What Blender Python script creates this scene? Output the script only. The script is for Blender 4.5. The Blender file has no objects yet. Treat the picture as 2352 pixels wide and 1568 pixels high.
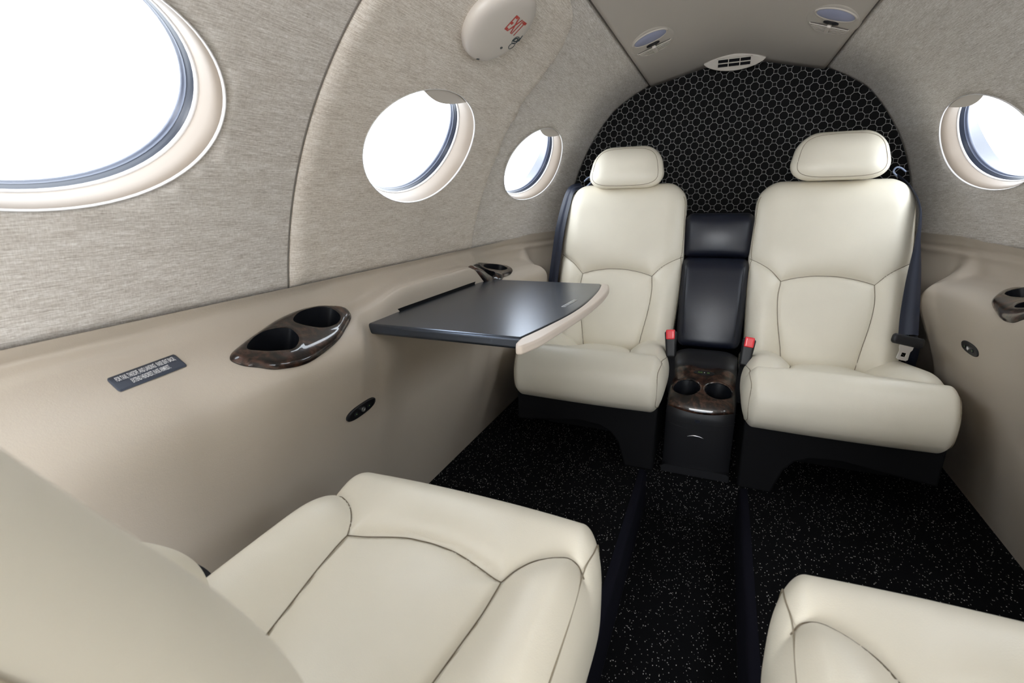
import bpy, bmesh, math
import numpy as np
from mathutils import Vector, Matrix
from mathutils.bvhtree import BVHTree
from mathutils.geometry import delaunay_2d_cdt

S = bpy.context.scene
COL = S.collection
PI = math.pi
# ------------------------------------------------------------------ camera, world, exposure
cam_data = bpy.data.cameras.new('camera')
cam = bpy.data.objects.new('camera', cam_data); COL.objects.link(cam)
cam_data.sensor_width = 36.0
cam_data.lens = 36.0 * 1108.0 / 2352.0
cam_data.clip_start = 0.004
_R = np.array([[0.9207110306260258, -0.09231627238397251, 0.37916870115647694],
               [0.389673040222558, 0.27007153489703395, -0.8804636777074163],
               [-0.021121548410812485, 0.958404440667659, 0.2846310037596772]])
_u, _s, _v = np.linalg.svd(_R); _R = _u @ _v
M4 = Matrix([list(_R[0]) + [0.0], list(_R[1]) + [0.0], list(_R[2]) + [0.8], [0, 0, 0, 1]])
cam.matrix_world = M4
cam_data.dof.use_dof = True
cam_data.dof.focus_distance = 1.3
cam_data.dof.aperture_fstop = 8.0
S.camera = cam

world = bpy.data.worlds.new('world'); S.world = world; world.use_nodes = True
bg = world.node_tree.nodes['Background']
bg.inputs[0].default_value = (0.86, 0.93, 1.0, 1); bg.inputs[1].default_value = 7.2
S.view_settings.view_transform = 'Standard'; S.view_settings.look = 'None'
S.view_settings.exposure = 0.12; S.view_settings.gamma = 1.0
S.view_settings.use_curve_mapping = False
S.cycles.max_bounces = 14; S.cycles.diffuse_bounces = 10; S.cycles.transparent_max_bounces = 12
S.cycles.caustics_reflective = False; S.cycles.caustics_refractive = False
S.cycles.sample_clamp_indirect = 6.0

def area(name, loc, look, sx, sy, power, color=(1, 1, 1)):
    l = bpy.data.lights.new(name, 'AREA'); l.shape = 'RECTANGLE'; l.size = sx; l.size_y = sy; l.energy = power; l.color = color
    o = bpy.data.objects.new(name, l); COL.objects.link(o); o.location = loc
    o.rotation_euler = (Vector(look) - Vector(loc)).to_track_quat('-Z', 'Y').to_euler()
    return o
# daylight from the cockpit windscreen and open cabin door, ahead of the cabin
area('windscreen_daylight', (0.0, -1.15, 1.0), (0.0, 1.6, 0.45), 1.0, 0.5, 20.0, (1.0, 1.0, 1.0))

# ------------------------------------------------------------------ materials
def mat(name, color, rough=0.5, metal=0.0, spec=0.5, coat=0.0, coat_rough=0.03):
    m = bpy.data.materials.new(name); m.use_nodes = True
    b = m.node_tree.nodes['Principled BSDF']
    b.inputs['Base Color'].default_value = (*color, 1)
    b.inputs['Roughness'].default_value = rough
    b.inputs['Metallic'].default_value = metal
    b.inputs['Specular IOR Level'].default_value = spec
    b.inputs['Coat Weight'].default_value = coat
    b.inputs['Coat Roughness'].default_value = coat_rough
    return m
class NT:
    def __init__(s, m): s.t = m.node_tree; s.b = s.t.nodes['Principled BSDF']
    def n(s, kind, **kw):
        x = s.t.nodes.new(kind)
        for k, v in kw.items(): setattr(x, k, v)
        return x
    def l(s, a, b): s.t.links.new(a, b)
    def math(s, op, a, b=None, c=None):
        x = s.n('ShaderNodeMath', operation=op)
        for i, v in enumerate((a, b, c)):
            if v is None: continue
            if isinstance(v, (int, float)): x.inputs[i].default_value = v
            else: s.l(v, x.inputs[i])
        return x.outputs[0]
    def coord(s, kind='Object'): return s.n('ShaderNodeTexCoord').outputs[kind]
    def mapping(s, src, scale, rot=(0, 0, 0)):
        x = s.n('ShaderNodeMapping'); s.l(src, x.inputs[0])
        x.inputs['Scale'].default_value = scale; x.inputs['Rotation'].default_value = rot
        return x.outputs[0]
    def noise(s, vec, scale, detail=2, rough=0.5):
        x = s.n('ShaderNodeTexNoise'); s.l(vec, x.inputs['Vector'])
        x.inputs['Scale'].default_value = scale; x.inputs['Detail'].default_value = detail
        x.inputs['Roughness'].default_value = rough
        return x.outputs['Fac']
    def ramp(s, fac, stops):
        x = s.n('ShaderNodeValToRGB'); s.l(fac, x.inputs[0])
        e = x.color_ramp.elements
        while len(e) < len(stops): e.new(0.5)
        for i, (p, c) in enumerate(stops): e[i].position = p; e[i].color = (*c, 1)
        return x.outputs['Color']
    def bump(s, h, strength=0.3, dist=0.001):
        x = s.n('ShaderNodeBump'); s.l(h, x.inputs['Height'])
        x.inputs['Strength'].default_value = strength; x.inputs['Distance'].default_value = dist
        s.l(x.outputs[0], s.b.inputs['Normal'])

def leather(name, color, rough=0.42, grain=900, st=0.25, crease=0.12):
    m = mat(name, color, rough, spec=0.45); t = NT(m)
    c = t.coord()
    v = t.n('ShaderNodeTexVoronoi'); t.l(c, v.inputs['Vector']); v.inputs['Scale'].default_value = grain
    big = t.noise(t.mapping(c, (1, 1, 1.6), (0.3, 0.2, 0.5)), 28, 4, 0.6)
    h = t.math('ADD', t.math('MULTIPLY', v.outputs['Distance'], 0.35), t.math('MULTIPLY', big, crease * 8))
    t.bump(h, st, 0.0012)
    var = t.noise(c, 9, 3)
    t.l(t.ramp(var, [(0.3, tuple(x * 0.965 for x in color)), (0.7, tuple(min(1, x * 1.02) for x in color))]), t.b.inputs['Base Color'])
    return m
M_cream = leather('cream_leather', (0.72, 0.672, 0.565), 0.40, 700, 0.22, 0.10)
M_creamback = leather('cream_leather_side', (0.66, 0.62, 0.53), 0.48, 700, 0.2, 0.08)
M_black_leather = leather('black_leather', (0.008, 0.010, 0.019), 0.30, 800, 0.25, 0.10)
M_thread = mat('seam_thread', (0.16, 0.13, 0.09), 0.8)
M_thread_lt = mat('seam_thread_light', (0.27, 0.23, 0.17), 0.8)
M_blackseam = mat('black_seam', (0.004, 0.004, 0.004), 0.7)
M_black_plastic = mat('black_plastic', (0.010, 0.010, 0.012), 0.42, spec=0.35)
M_black_matte = mat('black_matte', (0.005, 0.005, 0.006), 0.8, spec=0.15)
M_cup = mat('cup_liner', (0.006, 0.007, 0.010), 0.35)
M_metal = mat('polished_metal', (0.85, 0.85, 0.87), 0.30, 1.0)
M_red = mat('red_plastic', (0.80, 0.035, 0.05), 0.35, coat=0.5)
M_navy = mat('seat_belt_webbing', (0.011, 0.015, 0.030), 0.5)
M_hook = mat('grey_blue_plastic', (0.16, 0.19, 0.27), 0.4)
M_plate = mat('placard_plastic', (0.045, 0.055, 0.08), 0.4)
M_white_ink = mat('white_ink', (0.72, 0.72, 0.74), 0.5)
M_red_ink = mat('red_ink', (0.45, 0.03, 0.02), 0.5)
M_dark_ink = mat('dark_ink', (0.02, 0.035, 0.04), 0.5)
M_off = mat('off_white_plastic', (0.56, 0.51, 0.46), 0.42)
M_ventp = mat('beige_plastic', (0.50, 0.46, 0.41), 0.45)
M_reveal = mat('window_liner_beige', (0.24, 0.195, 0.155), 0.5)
M_lip = mat('window_lip', (0.62, 0.60, 0.59), 0.35)
M_seal = mat('window_seal', (0.055, 0.065, 0.10), 0.32)
M_seal_dark = mat('window_seal_dark', (0.02, 0.025, 0.04), 0.35)
M_lens = mat('lamp_lens', (0.36, 0.38, 0.52), 0.25)
M_green = mat('green_legend', (0.25, 0.5, 0.1), 0.5)
M_tabletrim = mat('table_edge_beige', (0.66, 0.57, 0.49), 0.4)
M_trimgrey = mat('trim_edge', (0.12, 0.105, 0.09), 0.7)

M_table = mat('table_black_satin', (0.085, 0.100, 0.130), 0.27, metal=0.85, spec=0.5)
t = NT(M_table); t.bump(t.noise(t.coord(), 1500, 1), 0.08, 0.0004)

# vinyl side panel
M_panel = mat('sidewall_vinyl', (0.49, 0.43, 0.36), 0.45, spec=0.4); t = NT(M_panel); c = t.coord()
w1 = t.noise(t.mapping(c, (1, 1, 3)), 130, 3, 0.65); w2 = t.noise(c, 700, 2)
t.bump(t.math('ADD', t.math('MULTIPLY', w1, 0.6), t.math('MULTIPLY', w2, 0.4)), 0.22, 0.0015)
# ceiling panel
M_ceil = mat('ceiling_vinyl', (0.47, 0.43, 0.385), 0.62, spec=0.3); t = NT(M_ceil)
t.bump(t.noise(t.coord(), 900, 2), 0.12, 0.0008)

def woven(name, dark, mid, light, ang=0.0):
    m = mat(name, mid, 0.85, spec=0.15); t = NT(m)
    uv = t.coord('UV')
    a = t.noise(t.mapping(uv, (36, 640, 1), (0, 0, ang)), 1, 3, 0.6)
    b = t.noise(t.mapping(uv, (160, 1300, 1), (0, 0, ang)), 1, 2, 0.5)
    big = t.noise(t.mapping(uv, (10, 60, 1), (0, 0, ang)), 1, 2, 0.5)
    cross = t.noise(t.mapping(uv, (900, 120, 1), (0, 0, ang)), 1, 1, 0.5)
    f = t.math('ADD', t.math('MULTIPLY', a, 0.42), t.math('MULTIPLY', b, 0.30))
    f = t.math('ADD', f, t.math('MULTIPLY', cross, 0.16))
    f = t.math('ADD', f, t.math('MULTIPLY', big, 0.12))
    t.l(t.ramp(f, [(0.36, dark), (0.5, mid), (0.63, light)]), t.b.inputs['Base Color'])
    t.bump(f, 0.5, 0.0015)
    return m
M_fabric = woven('woven_wall_fabric', (0.34, 0.30, 0.26), (0.58, 0.54, 0.495), (0.80, 0.775, 0.745))
M_fabric_door = woven('woven_door_fabric', (0.39, 0.33, 0.27), (0.64, 0.58, 0.51), (0.83, 0.79, 0.735))

# honeycomb bulkhead carpet: octagons and small squares in thin light lines
M_hex = mat('octagon_pattern_fabric', (0.01, 0.01, 0.01), 0.85, spec=0.1); t = NT(M_hex); c = t.coord()
sp = t.n('ShaderNodeSeparateXYZ')
wob = t.n('ShaderNodeTexNoise'); t.l(c, wob.inputs['Vector']); wob.inputs['Scale'].default_value = 60
wv = t.n('ShaderNodeVectorMath', operation='MULTIPLY_ADD'); t.l(wob.outputs['Color'], wv.inputs[0])
wv.inputs[1].default_value = (0.0022, 0.0022, 0.0022); t.l(c, wv.inputs[2]); t.l(wv.outputs[0], sp.inputs[0])
U = 0.0203
px = t.math('DIVIDE', sp.outputs['X'], U); pz = t.math('DIVIDE', sp.outputs['Z'], U)
s_ = t.math('ADD', px, pz); t_ = t.math('SUBTRACT', px, pz)
def odd(v):   # distance to nearest odd integer
    k = t.math('PINGPONG', v, 1.0)      # 0 at even, 1 at odd
    return t.math('SUBTRACT', 1.0, k)
ds, dt = odd(s_), odd(t_)
sq = t.math('MULTIPLY', t.math('ADD', ds, dt), 0.5)
lw = 0.037
l1 = t.math('LESS_THAN', t.math('ABSOLUTE', t.math('SUBTRACT', sq, 0.31)), lw * 0.8)
l2 = t.math('MULTIPLY', t.math('LESS_THAN', t.math('MINIMUM', ds, dt), lw * 1.5), t.math('GREATER_THAN', sq, 0.31))
ln = t.math('MAXIMUM', l1, l2)
br = t.math('MULTIPLY', ln, t.math('MULTIPLY_ADD', t.noise(c, 500, 2), 0.9, 0.25))
mx = t.n('ShaderNodeMix', data_type='RGBA'); t.l(br, mx.inputs[0])
mx.inputs[6].default_value = (0.006, 0.006, 0.006, 1); mx.inputs[7].default_value = (0.42, 0.41, 0.40, 1)
t.l(mx.outputs[2], t.b.inputs['Base Color']); t.bump(t.noise(c, 900, 2), 0.3, 0.001)

# speckled loop carpet
M_carpet = mat('black_speckled_carpet', (0.01, 0.01, 0.01), 0.95, spec=0.05); t = NT(M_carpet); c = t.coord()
vec = t.mapping(c, (400, 270, 300))
v = t.n('ShaderNodeTexVoronoi'); t.l(vec, v.inputs['Vector']); v.inputs['Scale'].default_value = 1.0; v.inputs['Randomness'].default_value = 0.55
wn = t.n('ShaderNodeSeparateColor'); t.l(v.outputs['Color'], wn.inputs[0])
dens = t.noise(t.mapping(c, (60, 9, 60)), 1, 2)
thr = t.math('SUBTRACT', 0.962, t.math('MULTIPLY', dens, 0.11))
spk = t.math('GREATER_THAN', wn.outputs[0], thr)
spk = t.math('MULTIPLY', spk, t.math('LESS_THAN', v.outputs['Distance'], 0.42))
spk = t.math('MULTIPLY', spk, t.math('MULTIPLY_ADD', wn.outputs[1], 0.8, 0.2))
mx = t.n('ShaderNodeMix', data_type='RGBA'); t.l(spk, mx.inputs[0])
mx.inputs[6].default_value = (0.008, 0.008, 0.009, 1); mx.inputs[7].default_value = (0.72, 0.70, 0.66, 1)
t.l(mx.outputs[2], t.b.inputs['Base Color'])
wvv = t.n('ShaderNodeTexVoronoi'); t.l(t.mapping(c, (260, 260, 260)), wvv.inputs['Vector'])
t.bump(wvv.outputs['Distance'], 0.8, 0.003)

# burl wood
M_burl = mat('burl_wood_lacquer', (0.05, 0.03, 0.02), 0.35, spec=0.15, coat=1.0, coat_rough=0.02); t = NT(M_burl); c = t.coord()
n0 = t.n('ShaderNodeTexNoise'); t.l(c, n0.inputs['Vector']); n0.inputs['Scale'].default_value = 22; n0.inputs['Detail'].default_value = 5
n0.inputs['Distortion'].default_value = 1.6
n1 = t.noise(c, 95, 4, 0.65)
f = t.math('ADD', t.math('MULTIPLY', n0.outputs['Fac'], 0.65), t.math('MULTIPLY', n1, 0.35))
t.l(t.ramp(f, [(0.40, (0.003, 0.002, 0.002)), (0.49, (0.014, 0.007, 0.005)), (0.56, (0.048, 0.022, 0.014)), (0.66, (0.10, 0.052, 0.034))]), t.b.inputs['Base Color'])

# thin window pane
M_glass = bpy.data.materials.new('acrylic_pane'); M_glass.use_nodes = True
nt = M_glass.node_tree; nt.nodes.clear()
out = nt.nodes.new('ShaderNodeOutputMaterial'); tr = nt.nodes.new('ShaderNodeBsdfTransparent')
gl = nt.nodes.new('ShaderNodeBsdfGlossy'); gl.inputs['Roughness'].default_value = 0.02
mxs = nt.nodes.new('ShaderNodeMixShader')
mxs.inputs[0].default_value = 0.05; nt.links.new(tr.outputs[0], mxs.inputs[1]); nt.links.new(gl.outputs[0], mxs.inputs[2])
nt.links.new(mxs.outputs[0], out.inputs[0])

# ------------------------------------------------------------------ object helpers
def mesh_obj(name, verts, faces, material, parent=None, smooth=True, uv=None, auto=None):
    me = bpy.data.meshes.new(name)
    me.from_pydata([tuple(map(float, v)) for v in verts], [], [tuple(map(int, f)) for f in faces])
    if uv is not None:
        layer = me.uv_layers.new(name='UVMap')
        idx = np.zeros(len(me.loops), dtype=np.int32); me.loops.foreach_get('vertex_index', idx)
        layer.data.foreach_set('uv', np.asarray(uv, dtype=np.float32)[idx].ravel())
    me.validate(); me.update()
    if smooth: me.shade_smooth()
    o = bpy.data.objects.new(name, me); COL.objects.link(o)
    me.materials.append(material)
    if parent is not None: o.parent = parent
    if auto is not None:
        me.set_sharp_from_angle(angle=math.radians(auto))
    return o
def thing(name, label, cat, loc=(0, 0, 0), rotz=0, group=None):
    o = bpy.data.objects.new(name, None); COL.objects.link(o)
    o.location = loc; o.rotation_euler = (0, 0, rotz); o.empty_display_size = 0.05
    o['label'] = label; o['category'] = cat
    if group: o['group'] = group
    return o
def tag(o, label, cat, group=None):
    o['label'] = label; o['category'] = cat
    if group: o['group'] = group
    return o
def struct(o, label=None):
    o['kind'] = 'structure'
    if label: o['label'] = label
    return o
def bevel(o, w, seg=3):
    m = o.modifiers.new('bevel', 'BEVEL'); m.width = w; m.segments = seg; m.limit_method = 'ANGLE'; m.angle_limit = math.radians(35)
    return o
def loft(rings, closed=True, cap0=False, cap1=False):
    rings = [np.asarray(r, float) for r in rings]; n = len(rings[0]); V = np.vstack(rings); F = []
    m = n if closed else n - 1
    for k in range(len(rings) - 1):
        for i in range(m):
            j = (i + 1) % n
            F.append((k * n + i, k * n + j, (k + 1) * n + j, (k + 1) * n + i))
    if cap0: F.append(tuple(range(n))[::-1])
    if cap1: F.append(tuple(range((len(rings) - 1) * n, len(rings) * n)))
    return V, F
def prism(poly, fn, d0, d1):
    """extrude 2D polygon: fn(u,v,d)->xyz"""
    return loft([[fn(u, v, d0) for u, v in poly], [fn(u, v, d1) for u, v in poly]], True, True, True)
def merge(parts):
    V = []; F = []; k = 0
    for v, f in parts:
        V.append(np.asarray(v, float)); F += [tuple(i + k for i in q) for q in f]; k += len(v)
    return np.vstack(V), F
def box(x0, x1, y0, y1, z0, z1):
    return prism([(x0, y0), (x1, y0), (x1, y1), (x0, y1)], lambda u, v, d: (u, v, d), z0, z1)
def tube(path, r, n=8, closed=False):
    P = np.asarray(path, float); N = len(P); rings = []
    up = np.array([0.13, 0.27, 0.95])
    for i in range(N):
        a = P[(i - 1) % N] if (closed or i > 0) else P[i]; b = P[(i + 1) % N] if (closed or i < N - 1) else P[i]
        tn = b - a; tn /= (np.linalg.norm(tn) + 1e-12)
        s = np.cross(tn, up); s /= (np.linalg.norm(s) + 1e-9); q = np.cross(s, tn)
        rr = r[i] if hasattr(r, '__len__') else r
        rings.append([P[i] + rr * (math.cos(2 * PI * k / n) * s + math.sin(2 * PI * k / n) * q) for k in range(n)])
    if closed: rings.append(rings[0]); return loft(rings, True)
    return loft(rings, True, True, True)
def catmull(P, n=8, closed=False):
    P = np.asarray(P, float); N = len(P); out = []
    segs = N if closed else N - 1
    for i in range(segs):
        if closed: p0, p1, p2, p3 = P[(i - 1) % N], P[i], P[(i + 1) % N], P[(i + 2) % N]
        else: p0, p1, p2, p3 = P[max(i - 1, 0)], P[i], P[i + 1], P[min(i + 2, N - 1)]
        for k in range(n):
            t = k / n
            out.append(0.5 * ((2 * p1) + (-p0 + p2) * t + (2 * p0 - 5 * p1 + 4 * p2 - p3) * t * t + (-p0 + 3 * p1 - 3 * p2 + p3) * t ** 3))
    if not closed: out.append(P[-1])
    return np.array(out)
def ellipse(cx, cy, a, b, n=64, e=1.0, rot=0.0):
    o = []
    for k in range(n):
        t = 2 * PI * k / n; c, s = math.cos(t), math.sin(t)
        x = a * math.copysign(abs(c) ** e, c); y = b * math.copysign(abs(s) ** e, s)
        o.append((cx + x * math.cos(rot) - y * math.sin(rot), cy + x * math.sin(rot) + y * math.cos(rot)))
    return np.array(o)
def inside(poly, P):
    poly = np.asarray(poly); P = np.asarray(P); x, y = P[:, 0], P[:, 1]; r = np.zeros(len(P), bool)
    n = len(poly); j = n - 1
    for i in range(n):
        xi, yi = poly[i]; xj, yj = poly[j]
        c = ((yi > y) != (yj > y)) & (x < (xj - xi) * (y - yi) / (yj - yi + 1e-15) + xi)
        r ^= c; j = i
    return r
def polydist(P, poly, closed=True):
    P = np.asarray(P, float); poly = np.asarray(poly, float); d = np.full(len(P), 1e9); n = len(poly)
    for i in range(n if closed else n - 1):
        a = poly[i]; b = poly[(i + 1) % n]; ab = b - a; L = ab @ ab + 1e-15
        t = np.clip(((P - a) @ ab) / L, 0, 1); q = a + t[:, None] * ab
        d = np.minimum(d, np.hypot(*(P - q).T))
    return d
def cdt(outline, holes, step):
    """triangulate a 2D polygon with holes, filled with a grid of points"""
    outline = np.asarray(outline, float); holes = [np.asarray(h, float) for h in holes]
    lo = outline.min(0); hi = outline.max(0)
    sx, sy = step if hasattr(step, '__len__') else (step, step)
    gx = np.arange(lo[0] + sx * .5, hi[0], sx); gy = np.arange(lo[1] + sy * .5, hi[1], sy)
    G = np.array([(a, b) for a in gx for b in gy])
    k = inside(outline, G) & (polydist(G, outline) > .35 * min(sx, sy))
    for h in holes: k &= ~inside(h, G) & (polydist(G, h) > .35 * min(sx, sy))
    G = G[k]; V = [outline] + holes + [G]; E = []; s = 0
    for p in [outline] + holes:
        n = len(p); E += [(s + i, s + (i + 1) % n) for i in range(n)]; s += n
    P = np.vstack(V)
    r = delaunay_2d_cdt([Vector((float(a), float(b))) for a, b in P], E, [], 0, 1e-7)
    V2 = np.array([(v.x, v.y) for v in r[0]]); F = [tuple(f) for f in r[2]]
    C = np.array([V2[list(f)].mean(0) for f in F]); kk = inside(outline, C)
    for h in holes: kk &= ~inside(h, C)
    F = [f for f, g in zip(F, kk) if g]
    return V2, F

def rbox(h, r, step=0.006):
    """dense rounded box centred at 0; h half sizes, r radii per axis"""
    h = np.array(h, float); r = np.minimum(np.array(r, float), h * 0.999)
    n = [max(4, int(round(2 * x / step))) for x in h]
    def axis(i):
        # denser towards the rounded ends
        k = np.linspace(-1, 1, n[i] + 1); return np.sin(k * PI / 2 * 0.82) / math.sin(PI / 2 * 0.82)
    ax = [axis(i) for i in range(3)]
    ids = {}; V = []; F = []
    def vid(i, j, k):
        key = (i, j, k)
        if key not in ids: ids[key] = len(V); V.append((ax[0][i], ax[1][j], ax[2][k]))
        return ids[key]
    for a in range(3):
        b, c = (a + 1) % 3, (a + 2) % 3
        for end in (0, n[a]):
            for i in range(n[b]):
                for j in range(n[c]):
                    q = []
                    for (di, dj) in ((0, 0), (1, 0), (1, 1), (0, 1)):
                        key = [0, 0, 0]; key[a] = end; key[b] = i + di; key[c] = j + dj
                        q.append(vid(*key))
                    F.append(tuple(q) if end else tuple(q[::-1]))
    V = np.array(V) * h
    core = np.clip(V, -(h - r), h - r); d = (V - core) / r
    L = np.linalg.norm(d, axis=1, keepdims=True)
    V = core + r * d / np.maximum(L, 1e-9)
    return V, F
def vnormals(V, F):
    N = np.zeros_like(V); Fa = np.array(F)
    n = np.cross(V[Fa[:, 2]] - V[Fa[:, 0]], V[Fa[:, 3]] - V[Fa[:, 1]])
    for k in range(4): np.add.at(N, Fa[:, k], n)
    return N / (np.linalg.norm(N, axis=1, keepdims=True) + 1e-12)
def raydrape(V, F, pts, origin_fn, direction, off=0.0):
    bvh = BVHTree.FromPolygons([tuple(v) for v in V], [tuple(f) for f in F])
    out = []
    for p in pts:
        h = bvh.ray_cast(Vector(origin_fn(p)), Vector(direction))
        if h[0] is not None: out.append(np.array(h[0]) + np.array(h[1]) * off)
    return out
def text_geo(body, size, fn, depth=0.0004, align='CENTER', space=1.0, xs=1.0, offset=0.0):
    """text as mesh data mapped through fn(u,v,d)"""
    cu = bpy.data.curves.new('txt', 'FONT'); cu.body = body; cu.size = size; cu.align_x = align; cu.align_y = 'CENTER'
    cu.space_character = space; cu.offset = offset
    o = bpy.data.objects.new('txt', cu); COL.objects.link(o)
    dg = bpy.context.evaluated_depsgraph_get(); me = bpy.data.meshes.new_from_object(o.evaluated_get(dg))
    V = [(v.co.x * xs, v.co.y) for v in me.vertices]; F = [tuple(p.vertices) for p in me.polygons]
    bpy.data.objects.remove(o); bpy.data.curves.remove(cu); bpy.data.meshes.remove(me)
    return np.array([fn(u, v, depth) for u, v in V]), F

# ------------------------------------------------------------------ cabin shell
CX, ZC, RR = -0.015, 0.553, 0.70
YF, YB = -1.25, 2.06
ARC0, ARC1 = 0.100, 0.806; SR = 0.770
def sst(x): x = min(1.0, max(0.0, x)); return x * x * (3 - 2 * x)
def rad(Y, arc):
    th = math.degrees(arc / RR)
    g = 0.128 * max(0.0, (54 - th) / 54.0)
    return RR - g * sst((Y - 1.50) / 0.60)
def shell(side, Y, arc, d=0.0):
    """point on the cabin lining; side -1 left, +1 right; d = distance outward"""
    th = arc / RR; r = rad(Y, arc) + d
    return (CX + side * r * math.cos(th), Y, ZC + r * math.sin(th))
WA, WB, WARC = 0.198, 0.128, 0.378
WY = [0.292, 0.9625, 1.633]
def wellipse(cy, k=1.0, n=72): return ellipse(cy, WARC, WA * k, WB * k + (k - 1) * 0.0, n)
def wshell(side, windows):
    ys = np.linspace(YF, YB, 90); xs = np.linspace(ARC0, ARC1, 36)
    outl = [(y, ARC0) for y in ys] + [(YB, a) for a in xs[1:]] + [(y, ARC1) for y in ys[::-1][1:]] + [(YF, a) for a in xs[::-1][1:-1]]
    V2, F = cdt(outl, [wellipse(w) for w in windows], (0.03, 0.022))
    V = [shell(side, y, a) for y, a in V2]
    if side > 0: F = [f[::-1] for f in F]
    return V, F, V2
for side, nm in ((-1, 'left'), (1, 'right')):
    V, F, uv = wshell(side, WY + [-0.38])
    o = mesh_obj('wall_' + nm, V, F, M_fabric, uv=uv)
    sd = o.modifiers.new('thick', 'SOLIDIFY'); sd.thickness = 0.004; sd.offset = -1 if side < 0 else -1
    struct(o, 'grey beige woven fabric sidewall on the %s of the cabin' % nm)

# emergency exit door lining: a slightly raised fabric shell around the middle left window
far_edge = catmull([(1.335, 0.103), (1.345, 0.20), (1.345, 0.33), (1.325, 0.45), (1.300, 0.56), (1.278, 0.66), (1.235, 0.715), (1.16, 0.762), (1.05, 0.785)], 6)
door_out = [(y, 0.103) for y in np.linspace(0.634, 1.31, 24)] + [tuple(p) for p in far_edge] + \
           [(y, 0.785) for y in np.linspace(1.03, 0.70, 14)] + [tuple(p) for p in catmull([(0.67, 0.78), (0.645, 0.765), (0.634, 0.735)], 4)] + [(0.634, a) for a in np.linspace(0.71, 0.13, 26)]
door_out = np.array(door_out)
V2, F = cdt(door_out, [wellipse(WY[1])], (0.022, 0.018))
ed = polydist(V2, door_out)
ed = np.clip(ed / 0.006, 0, 1)
V = [shell(-1, y, a, -0.007 * math.sqrt(max(0, 1 - (1 - e) ** 2)) - 0.0006) for (y, a), e in zip(V2, ed)]
door = struct(mesh_obj('door_1', V, F, M_fabric_door, uv=V2), 'emergency exit panel in beige woven fabric around the middle left window')
gap = [shell(-1, 0.6325, a, -0.0008) for a in np.linspace(0.10, 0.80, 50)]
V, F = tube(gap, 0.0014, 6)
struct(mesh_obj('trim_1', V, F, M_trimgrey), 'dark seam along the front edge of the exit panel')

# windows
wn = 0
def make_window(side, cy, dout=0.0):
    global wn
    wn += 1
    root = bpy.data.objects.new('window_%d' % wn, None); COL.objects.link(root); struct(root)
    root['label'] = 'oval cabin window number %d with beige liner and white daylight' % wn
    root.location = shell(side, cy, WARC, 0.05)
    inv = Vector(root.location)
    def ring(k, d, kb=None):
        e = ellipse(cy, WARC, WA * k, WB * (kb or k), 72)
        return [np.array(shell(side, y, a, d)) - np.array(inv) for y, a in e]
    st = -0.0005 + dout
    def put(nm, spec, m):
        V, F = loft([ring(k, d) for k, d in spec])
        if side > 0: F = [f[::-1] for f in F]
        return mesh_obj(nm, V, F, m, root)
    # white edge bead, beige liner, white lip, blue-grey seals
    put('edge_bead', [(1.004, st + 0.002), (1.006, st - 0.0012), (0.998, st - 0.002), (0.993, st - 0.0005), (0.990, st + 0.002)], M_lip)
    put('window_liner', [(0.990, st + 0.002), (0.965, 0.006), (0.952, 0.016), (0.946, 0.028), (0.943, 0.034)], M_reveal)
    put('lip', [(0.943, 0.034), (0.934, 0.0345), (0.928, 0.036), (0.928, 0.039)], M_lip)
    put('seal', [(0.928, 0.039), (0.925, 0.0395), (0.922, 0.042), (0.916, 0.043), (0.915, 0.047), (0.908, 0.048)], M_seal_dark)
    put('outer_seal', [(0.908, 0.048), (0.906, 0.052), (0.897, 0.053), (0.896, 0.056), (0.899, 0.058), (0.93, 0.060)], M_seal)
    e1 = [np.array(shell(side, y, a, .060)) for y, a in ellipse(cy, WARC, WA * .93, WB * .93, 72)]
    e2 = [np.array((CX + side * SR * math.cos(a / RR), y, ZC + SR * math.sin(a / RR))) for y, a in ellipse(cy, WARC, WA * 1.14, WB * 1.14, 72)]
    V, F = loft([[p - np.array(inv) for p in e1], [p - np.array(inv) for p in e2]])
    mesh_obj('outer_frame', V, F, M_seal_dark, root)
    V2, F = cdt(ellipse(cy, WARC, WA * 0.91, WB * 0.91, 64), [], 0.02)
    V = [np.array(shell(side, y, a, 0.050)) - np.array(inv) for y, a in V2]
    mesh_obj('pane', V, F, M_glass, root)
    # shade handle: small crescent in the top of the opening
    sg = 1
    hp = []
    t0, t1 = math.radians(66), math.radians(150) if side < 0 else math.radians(150)
    # towards the rear top of the opening: angles measured with +Y to the rear
    a0, a1 = 66, 118
    for k in range(25):
        t = math.radians(a0 + (a1 - a0) * k / 24)
        hp.append((cy + WA * 0.985 * math.cos(t), WARC + WB * 0.985 * math.sin(t)))
    pA, pB = np.array(hp[-1]), np.array(hp[0])
    for k in range(1, 16):
        f = k / 16; p = pA * (1 - f) + pB * f
        p = p + np.array([-0.004, -0.016]) * math.sin(PI * f)
        hp.append(tuple(p))
    def fn(y, a, d): return np.array(shell(side, y, a, d)) - np.array(inv)
    V, F = prism(hp, fn, dout + 0.003, dout + 0.009)
    o = bevel(mesh_obj('shade_handle', V, F, M_off, root, auto=40), 0.001, 2)
    return root
for cy in (WY[0], WY[1], WY[2], -0.38): make_window(-1, cy, -0.006 if abs(cy - WY[1]) < 0.01 else 0.0)
for cy in (WY[2], WY[1], WY[0], -0.38): make_window(1, cy)

# outer fuselage skin with the window openings

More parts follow.
